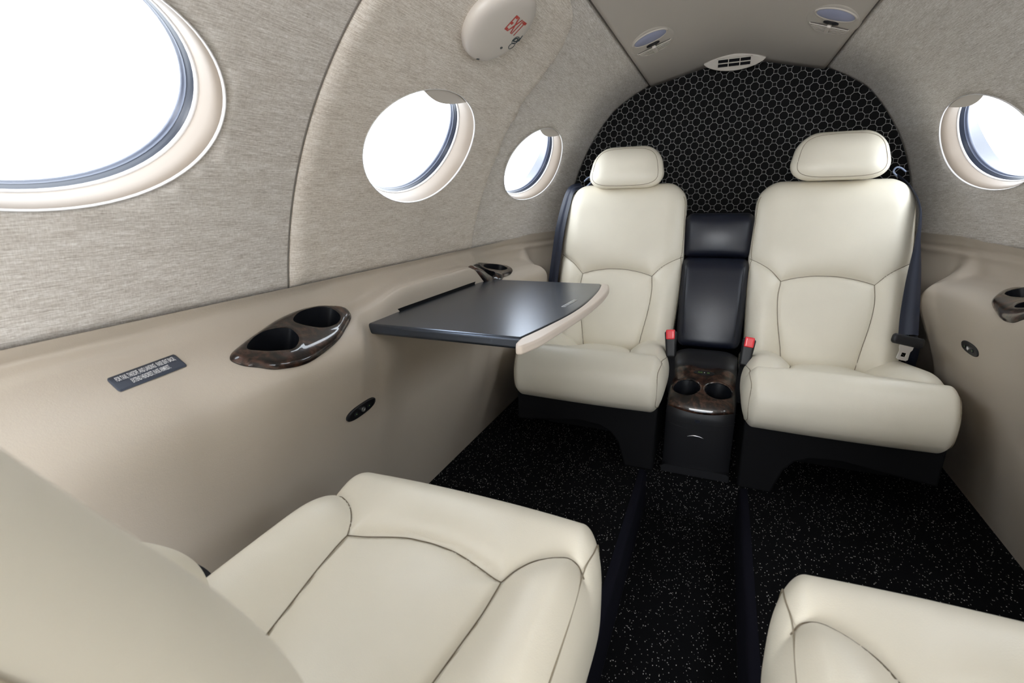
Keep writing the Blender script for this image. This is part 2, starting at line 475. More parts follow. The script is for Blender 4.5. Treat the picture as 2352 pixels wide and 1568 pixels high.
parts = []
for side in (-1, 1):
    ys = np.linspace(YF, YB + .03, 40); xs = np.linspace(-1.0995, 1.0995, 60)
    outl = [(y, -1.0995) for y in ys] + [(YB + .03, a) for a in xs[1:]] + [(y, 1.0995) for y in ys[::-1][1:]] + [(YF, a) for a in xs[::-1][1:-1]]
    V2, F = cdt(outl, [wellipse(w, 1.14) for w in WY + [-0.38]], (0.07, 0.05))
    V = [(CX + side * SR * math.cos(a / RR), y, ZC + SR * math.sin(a / RR)) if a > 0 else (CX + side * SR * (1 if a > -1.0 else max(0, (1.0995 + a) / .0995)), y, ZC + max(-1.0, a) * .76) for y, a in V2]
    parts.append((V, F if side < 0 else [f[::-1] for f in F]))
parts.append(prism([(CX + SR * math.cos(t), ZC + SR * math.sin(t)) for t in np.linspace(0, PI, 40)] + [(CX - SR, -.207), (CX + SR, -.207)], lambda u, v, d: (u, d, v), YB + .028, YB + .034))
M_skin = mat('fuselage_skin', (0.5, 0.5, 0.5), 0.5)
struct(mesh_obj('wall_outer', *merge(parts), M_skin, auto=40), 'outer fuselage skin')

# ceiling panel
n = 60; ys = np.linspace(YF, YB, 60); V = []; F = []
tA, tB = 0.811 / RR, PI - 0.811 / RR
for y in ys:
    for k in range(n + 1):
        th = tA + (tB - tA) * k / n
        f = sst((y - 1.55) / 0.5)
        u = (k / n - 0.5) * 2
        sag = -0.011 * f * math.sin(PI * abs(u) ** 1.3)
        r = RR - 0.004 + sag
        V.append((CX - r * math.cos(th), y, ZC + r * math.sin(th)))
for i in range(len(ys) - 1):
    for k in range(n):
        a = i * (n + 1) + k; F.append((a, a + n + 1, a + n + 2, a + 1))
o = struct(mesh_obj('ceiling', V, F, M_ceil), 'smooth greige ceiling panel')
sd = o.modifiers.new('thick', 'SOLIDIFY'); sd.thickness = 0.004; sd.offset = 1
for side, k in ((-1, 2), (1, 3)):
    pts = [shell(side, y, 0.8085, 0.001) for y in np.linspace(YF, YB, 40)]
    V, F = tube(pts, 0.0032, 6)
    struct(mesh_obj('trim_%d' % k, V, F, M_trimgrey), 'dark groove between ceiling panel and fabric')
# thin outlines of two hatches in the ceiling
def ceil_pt(x, y, d=0.0):
    r = RR - 0.004 + d; return (x, y, ZC + math.sqrt(r * r - (x - CX) ** 2))
def hatch(name, x0, x1, y0, y1, label):
    pts = []
    for a, b in (((x0, y0), (x0, y1)), ((x0, y1), (x1, y1)), ((x1, y1), (x1, y0)), ((x1, y0), (x0, y0))):
        for f in np.linspace(0, 1, 10)[:-1]: pts.append((a[0] + (b[0] - a[0]) * f, a[1] + (b[1] - a[1]) * f))
    root = struct(mesh_obj(name, *merge([tube([ceil_pt(x, y, -0.0002) for x, y in pts], 0.0008, 6, True)]), M_trimgrey), label)
hatch('trim_4', -0.070, 0.045, 1.10, 1.615, 'thin outline of the front ceiling hatch')
hatch('trim_5', -0.071, 0.042, 1.812, 1.925, 'thin outline of the rear ceiling hatch')

# rear wall
pts = [shell(-1, YB - 0.004, a) for a in np.linspace(0.0, 0.81, 30)]
pts += [(CX - (RR - 0.004) * math.cos(t), 0, ZC + (RR - 0.004) * math.sin(t)) for t in np.linspace(tA, tB, 20)]
pts += [shell(1, YB - 0.004, a) for a in np.linspace(0.81, 0.0, 30)]
poly = [(p[0], p[2]) for p in pts] + [(CX + 0.72, 0.5), (CX + 0.72, -0.15), (CX - 0.72, -0.15), (CX - 0.72, 0.5)]
V, F = prism(poly, lambda u, v, d: (u, d, v), YB - 0.006, YB + 0.02)
struct(mesh_obj('wall_rear', V, F, M_hex, smooth=False), 'black rear bulkhead with thin octagon and square line pattern')

# ------------------------------------------------------------------ sidewall lower liners
def prof_stations(side):
    dz_ = .010 if side > 0 else 0.0
    A = [(.681, .656), (.695, .632), (.685, .614), (.662, .589), (.632, .562), (.611, .525), (.610, .46), (.645, .25), (.711, 0)]
    A2 = [(.681, .656), (.690, .637), (.683, .611), (.648, .586), (.612, .561), (.593, .527), (.597, .46), (.638, .25), (.711, 0)]
    B = [(.681, .656), (.688, .637), (.676, .608), (.630, .583), (.590, .561), (.576, .530), (.592, .46), (.643, .25), (.711, 0)]
    C0 = [(.683, .656), (.688, .640), (.668, .606), (.640, .592), (.628, .582), (.618, .556), (.600, .46), (.645, .25), (.711, 0)]
    C = [(.683, .656), (.688, .641), (.668, .622), (.644, .615), (.631, .606), (.627, .558), (.628, .46), (.655, .25), (.711, 0)]
    D = [(.683, .656), (.692, .630), (.684, .590 - dz_), (.642, .572 - dz_), (.596, .561 - dz_), (.574, .530 - dz_), (.580, .45), (.630, .25), (.711, 0)]
    E = [(.683, .662), (.692, .634), (.684, .588 - dz_), (.642, .569 - dz_), (.598, .556 - dz_), (.577, .524 - dz_), (.582, .45), (.632, .25), (.711, 0)]
    E2 = [(.683, .666), (.690, .641), (.682, .603), (.650, .566), (.612, .535), (.592, .500), (.596, .43), (.642, .25), (.711, 0)]
    G = [(.683, .670), (.690, .645), (.688, .600), (.675, .540), (.665, .500), (.655, .45), (.655, .38), (.670, .25), (.711, 0)]
    if side < 0:
        st = [(YF, A), (-.1, A), (0.12, A), (0.36, A2), (0.52, B), (0.67, B), (0.748, C0), (0.90, C), (1.02, C), (1.20, C), (1.31, C0), (1.38, D), (1.50, D), (1.665, E), (1.695, E2), (1.735, G), (1.9, G), (YB, G)]
    else:
        st = [(YF, A), (0.05, A), (0.35, A2), (0.50, B), (0.69, B), (0.80, A2), (0.95, A2), (1.10, A2), (1.20, B), (1.36, D), (1.50, D), (1.68, E), (1.72, E2), (1.775, G), (1.92, G), (YB, G)]
    return st
def panel_builder(side):
    st = prof_stations(side); Ys = np.array([s[0] for s in st])
    P = np.array([catmull(s[1], 10) for s in st])      # stations x pts x 2
    yy = np.concatenate([np.linspace(YF, 0.0, 12)[:-1], np.linspace(0.0, YB - 0.002, 330)])
    out = []
    for y in yy:
        i = int(np.clip(np.searchsorted(Ys, y) - 1, 0, len(Ys) - 2))
        f = (y - Ys[i]) / (Ys[i + 1] - Ys[i]); f = sst(f)
        p = P[i] * (1 - f) + P[i + 1] * f
        out.append(p)
    return yy, np.array(out)
PAN = {}; PG = {}; PANOBJ = {}
for side, nm, k in ((-1, 'left', 6), (1, 'right', 7)):
    yy, G = panel_builder(side); n = G.shape[1]; V = []; F = []
    for y, p in zip(yy, G):
        tp = RR - rad(y, 0.10)
        for j, (x, z) in enumerate(p):
            w = max(0.0, min(1.0, (z - 0.30) / 0.25)); w = w * w * (3 - 2 * w)
            xx = x - tp * w
            cw = sst((y - 1.35) / .25) + sst((.52 - y) / .3)      # moulded crease below the fabric edge
            xx += cw * (.0050 * math.exp(-((z - .636) / .006) ** 2) - .0040 * math.exp(-((z - .622) / .007) ** 2))
            if side > 0 and z < 0.3: xx -= 0.022 * (1 - z / 0.3)
            V.append((CX + side * xx, y, z))
    for i in range(len(yy) - 1):
        for j in range(n - 1):
            a = i * n + j; q = (a, a + 1, a + n + 1, a + n)
            F.append(q if side < 0 else q[::-1])
    o = mesh_obj('trim_%d' % k, V, F, M_panel)
    struct(o, 'taupe vinyl %s sidewall liner with moulded armrest' % nm); PANOBJ[side] = o
    PAN[side] = BVHTree.FromPolygons(V, F)
    PG[side] = (yy, np.array(V).reshape(len(yy), n, 3))
def panel_arc(side, y, a, off=0.0):
    """point at arc length a down the liner profile at station y, raised by off"""
    yy, G = PG[side]; i = int(np.clip(np.searchsorted(yy, y) - 1, 0, len(yy) - 2)); f = (y - yy[i]) / (yy[i + 1] - yy[i])
    P = G[i] * (1 - f) + G[i + 1] * f
    L = np.concatenate([[0], np.cumsum(np.linalg.norm(np.diff(P[:, [0, 2]], axis=0), axis=1))])
    q = np.array([np.interp(a, L, P[:, k]) for k in range(3)])
    q1 = np.array([np.interp(a - .006, L, P[:, k]) for k in range(3)]); q2 = np.array([np.interp(a + .006, L, P[:, k]) for k in range(3)])
    t = q2 - q1; n = np.array([-t[2], 0, t[0]]) if side < 0 else np.array([t[2], 0, -t[0]])
    n /= np.linalg.norm(n)
    if n[2] < 0 and abs(n[0]) < .9: n = -n
    if n[0] * side > 0 and n[2] < .3: n = -n
    return q + n * off
def on_panel(side, y, z, off=0.0):
    h = PAN[side].ray_cast(Vector((0, y, z)), Vector((side, 0, 0)))
    return np.array(h[0]) + np.array((-side * off, 0, 0)), np.array(h[1])

# floor with sunken aisle
AX0, AX1, AYE, AD = -0.142, 0.112, 1.345, -0.13
rr_ = 0.012
prof = [(CX - 0.75, 0), (AX0 - rr_, 0), (AX0 - rr_ * .3, -rr_ * .3), (AX0, -rr_), (AX0, AD), (AX1, AD), (AX1, -rr_), (AX1 + rr_ * .3, -rr_ * .3), (AX1 + rr_, 0), (CX + 0.75, 0)]
V1 = loft([[(x, YF, z) for x, z in prof], [(x, AYE, z) for x, z in prof]], False)
V1 = (V1[0], [f for f in V1[1] if not (f[0] % 10 in (1, 2, 3, 5, 6, 7) )])
M_bind = mat('carpet_binding', (0.006, 0.006, 0.011), 0.9, spec=0.1)
for nm_, ids in (('trim_8', (1, 2, 3, 4)), ('trim_9', (5, 6, 7, 8))):
    q = [prof[i] for i in ids]
    q = [(q[0][0] - .010, q[0][1] + .0008)] + [(x, z + .0004) for x, z in q] if nm_ == 'trim_8' else [(x, z + .0004) for x, z in q] + [(q[-1][0] + .010, q[-1][1] + .0008)]
    struct(mesh_obj(nm_, *loft([[(x, YF, z) for x, z in q], [(x, AYE - .0005, z) for x, z in q]], False), M_bind), 'plain black edging of the sunken aisle')
V2_ = box(CX - .75, CX + .75, AYE, YB + 0.05, AD - 0.02, 0.0)
V, F = merge([V1, V2_])
struct(mesh_obj('floor', V, F, M_carpet, smooth=False), 'black carpet with small white flecks and a sunken aisle')

# ------------------------------------------------------------------ seats
def bowl(pts, n=8): return catmull(pts, n)
def seams_disp(P2, lines, A, wid, gd, gw):
    d = np.full(len(P2), 1e9)
    for l in lines: d = np.minimum(d, polydist(P2, l, False))
    return A * (1 - np.exp(-d / wid)) - gd * np.exp(-(d / gw) ** 2)

def build_seat(name, label, loc, rotz, mirror, W, BW, recline, y_base, hz, tilt, outer_dir, panel_scale=1.0, dzc=0.0, boff=0.0, lobe=0.0):
    """local frame: x right, y from the seat front backwards, z up. outer_dir: x sign of the wall side"""
    T = thing(name, label, 'seat', loc, rotz)
    hw = W / 2; s = outer_dir
    # black base: arched front apron, recessed box behind
    arch = [(hw - .005, .100), (hw - .09, .110), (.02, .127), (-.05, .122), (-.085, .105), (-.108, .075), (-.124, .02), (-.130, .0), (-hw + .012, 0), (-hw + .012, .245), (hw - .005, .245)]
    V, F = prism([(s * x, z) for x, z in arch], lambda u, v, d: (u, d, v), 0.055, 0.40)
    bevel(mesh_obj('base', V, F, M_black_matte, T, auto=30), 0.006, 2)
    V, F = prism([(-.13, 0), (hw - .04, 0), (hw - .03, .2), (-.13, .2)], lambda u, v, d: (s * u, d, v), 0.27, 0.42)
    mesh_obj('inner_base', V, F, M_black_matte, T, smooth=False)
    # ---- cushion
    D = 0.50; zt = 0.372 + dzc; zb = 0.188
    V, F = rbox((hw, D / 2, (zt - zb) / 2), (.030, .074, .080), 0.0042)
    V[:, 1] += D / 2; V[:, 2] += (zt + zb) / 2
    x, y, z = V.T.copy()
    k = panel_scale
    cj = [(-.110 * k, .158), (-.05 * k, .134), (0, .128), (.05 * k, .134), (.110 * k, .158)]
    arc = np.array([(q, .127 + .031 * (abs(q) / (.110 * k)) ** 2.0) for q in np.linspace(-.110 * k, .110 * k, 40)])
    lines = [arc]
    for q in (-1, 1):
        lines.append(bowl([(q * .110 * k, .158), (q * .124 * k, .133), (q * .145 * k, .113), (q * .168 * k, .101), (q * (hw - .020), .100), (q * (hw - .010), .106)]))
        lines.append(bowl([(q * .110 * k, .158), (q * .108 * k, .20), (q * .098 * k, .27), (q * .086 * k, .36), (q * .08 * k, .48)]))
    P2 = np.stack([x, y], 1)
    top = np.clip((z - (zt + zb) / 2) / ((zt - zb) / 2), 0, 1)
    topw = top ** 1.0
    dz = seams_disp(P2, lines, .019, .024, .0032, .0044)
    # centre panel lower and tilting back; bolsters higher
    inner = 1 / (1 + np.exp((np.abs(x) - .105 * k) / .012)) * 1 / (1 + np.exp(-(y - .145) / .012))
    bol = np.exp(-((np.abs(x) - .165 * k) / .05) ** 2) / (1 + np.exp(-(y - .12) / .02))
    front = np.exp(-((y - .07) / .05) ** 2)
    dz += -.011 * inner + .020 * bol + .002 * front - tilt * np.clip(y - .06, 0, 1) - .010
    V[:, 2] += dz * topw
    # front bulge in plan, rounded front roll
    fr = np.clip(1 - y / .12, 0, 1)
    V[:, 1] -= .012 * (1 - (x / hw) ** 2) * fr
    V[:, 1] += .020 * fr * np.clip((zb + .04 - z) / .06, 0, 1) * 0.6
    # slight side bulge
    sd_ = np.sign(x) * (np.abs(x) / hw) ** 6
    V[:, 0] += sd_ * (.004 * np.sin(np.clip((z - zb) / (zt - zb), 0, 1) * PI)) - sd_ * .008 * np.clip(1 - y / .10, 0, 1) ** 2
    CU = mesh_obj('seat_cushion', V, F, M_cream, T)
    bv = BVHTree.FromPolygons([tuple(a) for a in V], F)
    def drape(pts, org, dr, off):
        out = []; d = np.array(dr, float)
        for p in pts:
            h = bv.ray_cast(Vector(org(p)), Vector(dr))
            if h[0] is not None: out.append(np.array(h[0]) - d * off + np.array(h[1]) * (.0006 if np.dot(h[1], d) < 0 else -.0006))
        if len(out) > 6:      # even out facet noise
            A = np.array(out)
            for _ in range(4): A[1:-1] = A[1:-1] + ((A[:-2] + A[2:]) / 2 - A[1:-1]) * .6
            out = list(A)
        return out
    parts = []
    for l in lines:
        q = drape(l, lambda p: (p[0], p[1], 1), (0, 0, -1), 0.0009)
        q = [a for a in q if a[2] > zb + .09]
        if len(q) > 3: mesh_obj('seam', *tube(q, .0008, 6), M_thread, CU)
    parts = []
    for q in (-1, 1):
        lp = ellipse(D / 2, (zt + zb) / 2 + .002, D / 2 - .016, (zt - zb) / 2 - .012, 90, e=.42)
        lp = [p for p in lp if p[0] < .40]
        lp = sorted(lp, key=lambda p: math.atan2(p[1] - (zt + zb) / 2, -(p[0] - D / 2)))
        ln = drape(lp, lambda p: (q * .6, p[0], p[1] - (tilt * max(0, p[0] - .06) if p[1] > .3 else 0)), (-q, 0, 0), 0.0009)
        if len(ln) > 3: mesh_obj('piping', *tube(ln, .0009, 6), M_thread_lt, CU)
    # ---- backrest
    z0, z1 = .245, hz
    H = z1 - z0; bw = BW / 2; TH = .115
    V, F = rbox((bw, TH / 2, H / 2), (.065, .045, .075), 0.0042)
    V[:, 2] += (z0 + z1) / 2
    x, y, z = V.T.copy()
    frt = np.clip(-y / (TH / 2), 0, 1)
    zz = (z - z0) / H
    # outline: wide at the bolsters, a little narrower at the shoulders and waist
    wprof = np.interp(z, [z0, .36, .50, .60, .70, .80, z1], [.95, .965, 1.0, 1.005, .985, .965, .93])
    V[:, 0] *= wprof
    zj = .536; zo = .597
    arcb = np.array([(q, zj + .020 * (1 - (q / (.120 * k)) ** 2)) for q in np.linspace(-.120 * k, .120 * k, 40)])
    lb = [arcb]
    for q in (-1, 1):
        lb.append(bowl([(q * .120 * k, zj), (q * .148 * k, zj + .030), (q * .18 * k, zj + .050), (q * (bw - .002), zo)]))
        lb.append(bowl([(q * .120 * k, zj), (q * .124 * k, .49), (q * .118 * k, .42), (q * .103 * k, .34), (q * .090 * k, .25)]))
    P2 = np.stack([V[:, 0], z], 1)
    dy = seams_disp(P2, lb, .016, .022, .0032, .0044)
    bolb = np.exp(-((np.abs(V[:, 0]) - .165 * k) / .045) ** 2) / (1 + np.exp((z - .55) / .02))
    innb = 1 / (1 + np.exp((np.abs(V[:, 0]) - .115 * k) / .012)) / (1 + np.exp((z - .55) / .012))
    dy += .020 * bolb - .006 * innb + .012 * np.exp(-((z - .64) / .07) ** 2) * (1 - (x / bw) ** 2)
    dy += lobe * np.exp(-((V[:, 0] * s - .165) / .05) ** 2) * np.exp(-((z - .455) / .09) ** 2)
    V[:, 1] -= dy * frt
    V[:, 1] += y_base + TH / 2 + recline * (z - .33)
    V[:, 0] += boff
    BA = mesh_obj('backrest', V, F, M_cream, T)
    bv = BVHTree.FromPolygons([tuple(a) for a in V], F)
    parts = []
    for l in lb:
        q = drape([p for p in l], lambda p: (p[0] + boff, -2, p[1]), (0, 1, 0), 0.0009)
        if len(q) > 3: mesh_obj('seam', *tube(q, .0008, 6), M_thread, BA)
    parts = []
    for q in (-1, 1):
        pts = []
        for f in np.linspace(0.0, 1.0, 80):
            zf = z0 + .03 + f * (H - .075)
            pts.append((zf, .026))
        ln = []
        for zf, din in pts:
            h = bv.ray_cast(Vector((q * .8 + boff, y_base + din + recline * (zf - .33) - .004, zf)), Vector((-q, 0, 0)))
            if h[0] is not None: ln.append(np.array(h[0]) + np.array(h[1]) * .0006)
        if len(ln) > 3: mesh_obj('piping', *tube(ln, .0010, 6), M_thread_lt, BA)
    # ---- headrest
    V, F = rbox((.122, .048, .069), (.062, .040, .056), 0.005)
    x, y, z = V.T.copy()
    V[:, 0] *= 1 - .12 * (z / .069)
    V[:, 1] -= .008 * (1 - (x / .122) ** 2) * np.clip(-y / .048, 0, 1)
    V[:, 1] += recline * z
    hy = y_base + .040 + recline * (hz + .045 - .33) - .035
    HR = mesh_obj('headrest', V, F, M_cream, T)
    HR.location = (boff, hy, hz + (.055 if hz > .835 else .068))
    bv = BVHTree.FromPolygons([tuple(a) for a in V], F)
    lp = ellipse(0, 0, .108, .060, 90, e=.55)
    lp = [(p[0] * (1 - .12 * (p[1] / .069)), p[1]) for p in lp]
    ln = drape(lp, lambda p: (p[0], -1, p[1]), (0, 1, 0), .0002)
    V_, F_ = tube(ln, .0008, 6, True); mesh_obj('piping', V_, F_, M_thread_lt, HR)
    # posts
    for q in (-1, 1):
        V_, F_ = tube([(boff + q * .04, hy + .01, hz - .05), (boff + q * .04, hy + .01, hz + .02)], .006, 12)
        mesh_obj('headrest_post', V_, F_, M_metal, T)
    return T

SEATS = {}
SEATS['rl'] = build_seat('cabin_seat', 'rear-row cream leather seat left of the centre console, partly behind the folding table', (-.342, 1.290, 0), 0, False, .456, .424, .30, .335, .838, .19, -1, dzc=-.016, boff=.018)
SEATS['rr'] = build_seat('cabin_seat', 'rear-row cream leather seat right of the centre console, belt down its right side', (.322, 1.290, 0), 0, False, .455, .425, .30, .335, .832, .19, 1, dzc=-.016, boff=-.020)
SEATS['nl'] = build_seat('cabin_seat', 'rear-facing cream leather seat in the left foreground with its reclined backrest at the picture corner', (-.303, .560, 0), PI, False, .404, .398, .45, .340, .830, .03, 1, dzc=.022, boff=.006, lobe=.060)
SEATS['nr'] = build_seat('cabin_seat', 'rear-facing cream leather seat in the right foreground, only the front of its cushion in view', (.298, .565, 0), PI, False, .412, .398, .45, .338, .830, .03, -1, dzc=.022)

# ------------------------------------------------------------------ centre backrest pads between the rear seats
T = thing('armrest', 'black leather upper pad and folded armrest upright between the two rear seats', 'armrest', (-.010, 1.62, .36))
V, F = rbox((.107, .05, .072), (.024, .034, .026), 0.006)
V[:, 1] -= .012 * (1 - (V[:, 0] / .107) ** 2) * (1 - (V[:, 2] / .072) ** 2) * (V[:, 1] < 0)
V[:, 1] += .185 + V[:, 2] * .12; V[:, 2] += .305
mesh_obj('upper_pad', V, F, M_black_leather, T)
V, F = rbox((.102, .045, .142), (.026, .036, .032), 0.006)
V[:, 1] -= .008 * (1 - (V[:, 0] / .099) ** 2) * (V[:, 1] < 0)
V[:, 0] *= 1 + .03 * (V[:, 2] / .135)
V[:, 1] -= .010 * np.cos(V[:, 2] / .135 * PI / 2) * (V[:, 1] < 0)
V[:, 1] += .095 + V[:, 2] * .30; V[:, 2] += .094
lp_o = mesh_obj('lower_pad', V, F, M_black_leather, T)
parts = []
for q in (-1, 1):
    bv = BVHTree.FromPolygons([tuple(a) for a in V], F); ln = []
    for zf in np.linspace(0.0, .22, 30):
        h = bv.ray_cast(Vector((q * (.078 + .04 * zf), -1, zf)), Vector((0, 1, 0)))
        if h[0] is not None: ln.append(np.array(h[0]) + np.array((0, -.0002, 0)))
    mesh_obj('seam', *tube(ln, .0008, 6), M_blackseam, lp_o)
V, F = box(-.118, .130, .25, .425, -.36, .372); mesh_obj('support', V, F, M_black_matte, T, smooth=False)

# ------------------------------------------------------------------ centre console
CON = thing('center_console', 'black floor console with a glossy burl top and two cup holders between the rear seats', 'console', (-.0095, 1.36, 0))
cprof = catmull([(0.006, 0.0), (.000, .10), (-.002, .17), (.000, .195), (.008, .218), (.028, .238), (.068, .251), (.112, .264), (.150, .281), (.174, .290), (.19, .299), (.22, .311), (.245, .315), (.258, .315)], 10)
_L = np.concatenate([[0], np.cumsum(np.linalg.norm(np.diff(cprof, axis=0), axis=1))])
_A = np.linspace(0, _L[-1], 120); cprof = np.stack([np.interp(_A, _L, cprof[:, 0]), np.interp(_A, _L, cprof[:, 1])], 1); CS = _A[1]
HWc = .0925
def crown(x, lim=HWc): return .016 * (max(0, (abs(x) / lim)) ** 5)
def cpt(x, a, off=0.0):
    s = a / CS
    i = min(int(s), len(cprof) - 2); f = s - i
    p = cprof[i] * (1 - f) + cprof[i + 1] * f; tg = cprof[i + 1] - cprof[i]; tg = tg / np.linalg.norm(tg)
    nrm = np.array([-tg[1], tg[0]])       # forward/up
    o = off - crown(x)
    q = p + nrm * o
    return (x, q[0], q[1])
ns = len(cprof)
xs = np.sin(np.linspace(-PI / 2, PI / 2, 25)) * HWc
rings = [[cpt(x, i * CS, 0) for x in xs] for i in range(ns)]
V1 = loft(rings, False)
def _incup(f):
    c = np.mean([(xs[i % 25], (i // 25) * CS) for i in f], axis=0)
    return any(math.hypot(c[0] - q * .0435, c[1] - .288) < .039 for q in (-1, 1))
V1 = (V1[0], [f for f in V1[1] if not _incup(f)])
parts = [V1]
for q in (0, -1):   # side cheeks
    pr = [r[q] for r in rings]; sx = pr[0][0]
    P = [(p[1], p[2]) for p in pr] + [(.258, 0.0)]
    pv = [(sx, a, b) for a, b in P]; parts.append((np.array(pv), [tuple(range(len(pv)))] if q else [tuple(range(len(pv)))[::-1]]))
mesh_obj('console_body', *merge(parts), M_black_plastic, CON, auto=50)
# burl top plate with two cup openings, parameters (x, arc length up the profile)
S0, S1 = .200, .396
h1 = ellipse(-.0435, .288, .0375, .0375, 40); h2 = ellipse(.0435, .288, .0375, .0375, 40)
outl = [(x, S0 + .016 * (abs(x) / HWc) ** 2) for x in np.linspace(-.089, .089, 30)] + [(.089, a) for a in np.linspace(S0 + .022, S1 - .025, 14)] + \
       [(.089 - .022 * (1 - math.cos(f * PI / 2)), S1 - .025 + .020 * math.sin(f * PI / 2)) for f in np.linspace(.1, 1, 8)] + \
       [(x, S1 - .005 + .008 * (1 - (x / .067) ** 2) - (.012 * math.sqrt(max(0, 1 - (x / .034) ** 2)) if abs(x) < .034 else 0)) for x in np.linspace(.064, -.064, 33)] + \
       [(-.089 + .022 * (1 - math.cos(f * PI / 2)), S1 - .025 + .020 * math.sin(f * PI / 2)) for f in np.linspace(1, .1, 8)] + [(-.089, a) for a in np.linspace(S1 - .025, S0 + .022, 14)]
outl = np.array(outl)
V2, F = cdt(outl, [h1, h2], .0035)
do = polydist(V2, outl); dh = np.minimum(polydist(V2, h1), polydist(V2, h2))
off = .004 * (1 - np.exp(-do / .0022)) + .0012 + .0022 * np.exp(-(np.abs(dh - .004) / .0022) ** 2) - .002 * np.exp(-dh / .0015)
V = [cpt(x, s, o) for (x, s), o in zip(V2, off)]
top_o = mesh_obj('burl_top', V, F, M_burl, CON)
for hc in (h1, h2):
    r0 = np.array([cpt(x, s, .0005) for x, s in hc]); c0 = r0.mean(0); rings = [r0]
    for k, dd in ((.985, .010), (.96, .035), (.90, .060)):
        q = r0 * 1.0; q[:, :2] = c0[:2] + (r0[:, :2] - c0[:2]) * k; q[:, 2] = r0[:, 2] * (1 - dd / .06) + (c0[2] - .06) * (dd / .06); rings.append(q)
    mesh_obj('cup_well', *loft(rings, True, False, True), M_cup, CON, auto=50)
CON_HOLES = [h1, h2]
# aux jack oval
e = ellipse(.0, .360, .030, .0095, 32)
V = [cpt(x, s, .0075) for x, s in e] + [cpt(x, s, .003) for x, s in e]; n = len(e)
F = [tuple(range(n))] + [(i, i + n, (i + 1) % n + n, (i + 1) % n) for i in range(n)]
ax = mesh_obj('aux_panel', V, F, M_black_plastic, CON, smooth=False)
for tx, dx in (('AUX', -.011), ('IN', .012)):
    V, F = text_geo(tx, .0062, lambda u, v, d: cpt(u + dx, .360 + v, .0079), 0, space=1.0)
    mesh_obj('legend', V, F, M_green, ax, smooth=False)
V, F = tube([cpt(0.001, .360, .0076), cpt(.001, .360, .0085)], .0016, 12); mesh_obj('jack_socket', V, F, M_metal, ax)
# front details: drawer gap lines and chrome pull
def fpt(x, z, off=0.0):
    s = np.interp(z, cprof[:45, 1], np.arange(45) * CS); return cpt(x, s, off)
parts = []
for zz in (.178, .162):
    parts.append(tube([fpt(x, zz - .012 * (1 - (x / .09) ** 2), .0006) for x in np.linspace(-.088, .088, 24)], .0007, 6))
mesh_obj('drawer_gap', *merge(parts), M_blackseam, CON)
V, F = tube([fpt(-.006 + x, .128 + .005 * math.cos(x / .022 * PI / 2), .003) for x in np.linspace(-.022, .022, 14)], [.0006 + .0012 * math.sin(PI * k / 13) for k in range(14)], 8)
mesh_obj('drawer_pull', V, F, M_metal, CON)
V, F = prism(ellipse(-.004, .178, .008, .005, 20), lambda u, v, d: fpt(u, v, d), 0.0, .002)
mesh_obj('latch', V, F, M_black_leather, CON, auto=40)
V, F = prism([(-.094, .0), (-.094, .018), (-.085, .024), (.085, .024), (.094, .018), (.094, 0)], lambda u, v, d: (u, d, v), -.002, .20)
mesh_obj('foot_plate', V, F, M_black_plastic, CON, smooth=False)

# ------------------------------------------------------------------ seat belt buckles
def buckle(loc, lean, label):
    T = thing('seat_belt_buckle', label, 'buckle', loc, 0); T.rotation_euler = (-.25, lean, 0)
    V, F = rbox((.0155, .0165, .040), (.005, .006, .007), .003)
    V[:, 0] *= 1 + .12 * V[:, 2] / .038
    mesh_obj('buckle_housing', V, F, M_black_plastic, T)
    V, F = rbox((.0128, .0135, .0150), (.004, .004, .004), .0025); V[:, 2] += .030
    V[:, 1] -= .0065
    m = mesh_obj('release_button', V, F, M_red, T)
    V, F = box(-.004, .004, .004, .0145, .036, .0440); mesh_obj('latch_slot', V, F, M_black_matte, T, smooth=False)
    V, F = loft([[(-.011, -.002, -.15), (.011, -.002, -.15), (.011, .002, -.15), (-.011, .002, -.15)], [(-.011, -.002, -.03), (.011, -.002, -.03), (.011, .002, -.03), (-.011, .002, -.03)]], True, True, True)
    mesh_obj('stalk', V, F, M_black_matte, T, smooth=False)
    return T
buckle((-.112, 1.500, .358), -.10, 'black belt buckle with red button between the left rear seat and the centre console')
buckle((.100, 1.500, .354), .10, 'black belt buckle with red button between the centre console and the right rear seat')

# ------------------------------------------------------------------ shoulder belts
def ribbon(path, width_dirs, w, th=.0016):
    P = catmull(path, 8); Wd = catmull(width_dirs, 8); rings = []
    for i in range(len(P)):
        a = P[max(i - 1, 0)]; b = P[min(i + 1, len(P) - 1)]; tn = b - a; tn /= np.linalg.norm(tn)
        d = Wd[i] / np.linalg.norm(Wd[i]); nn = np.cross(tn, d); nn /= np.linalg.norm(nn)
        ring = []
        for k in range(9):
            u = (k / 8 - .5); ring.append(P[i] + d * u * w + nn * (th / 2 + .0022 * math.sin(u * 9)))
        for k in range(8, -1, -1):
            u = (k / 8 - .5); ring.append(P[i] + d * u * w + nn * (-th / 2 + .0022 * math.sin(u * 9)))
        rings.append(ring)
    return loft(rings, True, True, True)
def shoulder_belt(side, x_off, label, with_tongue, pts, dirs):
    T = thing('seat_belt', label, 'seat belt', (0, 0, 0))
    base = np.array(pts[-1]); T.location = tuple(base)
    V, F = ribbon([np.array(p) - base for p in pts], dirs, .049)
    mesh_obj('webbing', V, F, M_navy, T, auto=50)
    return T, base
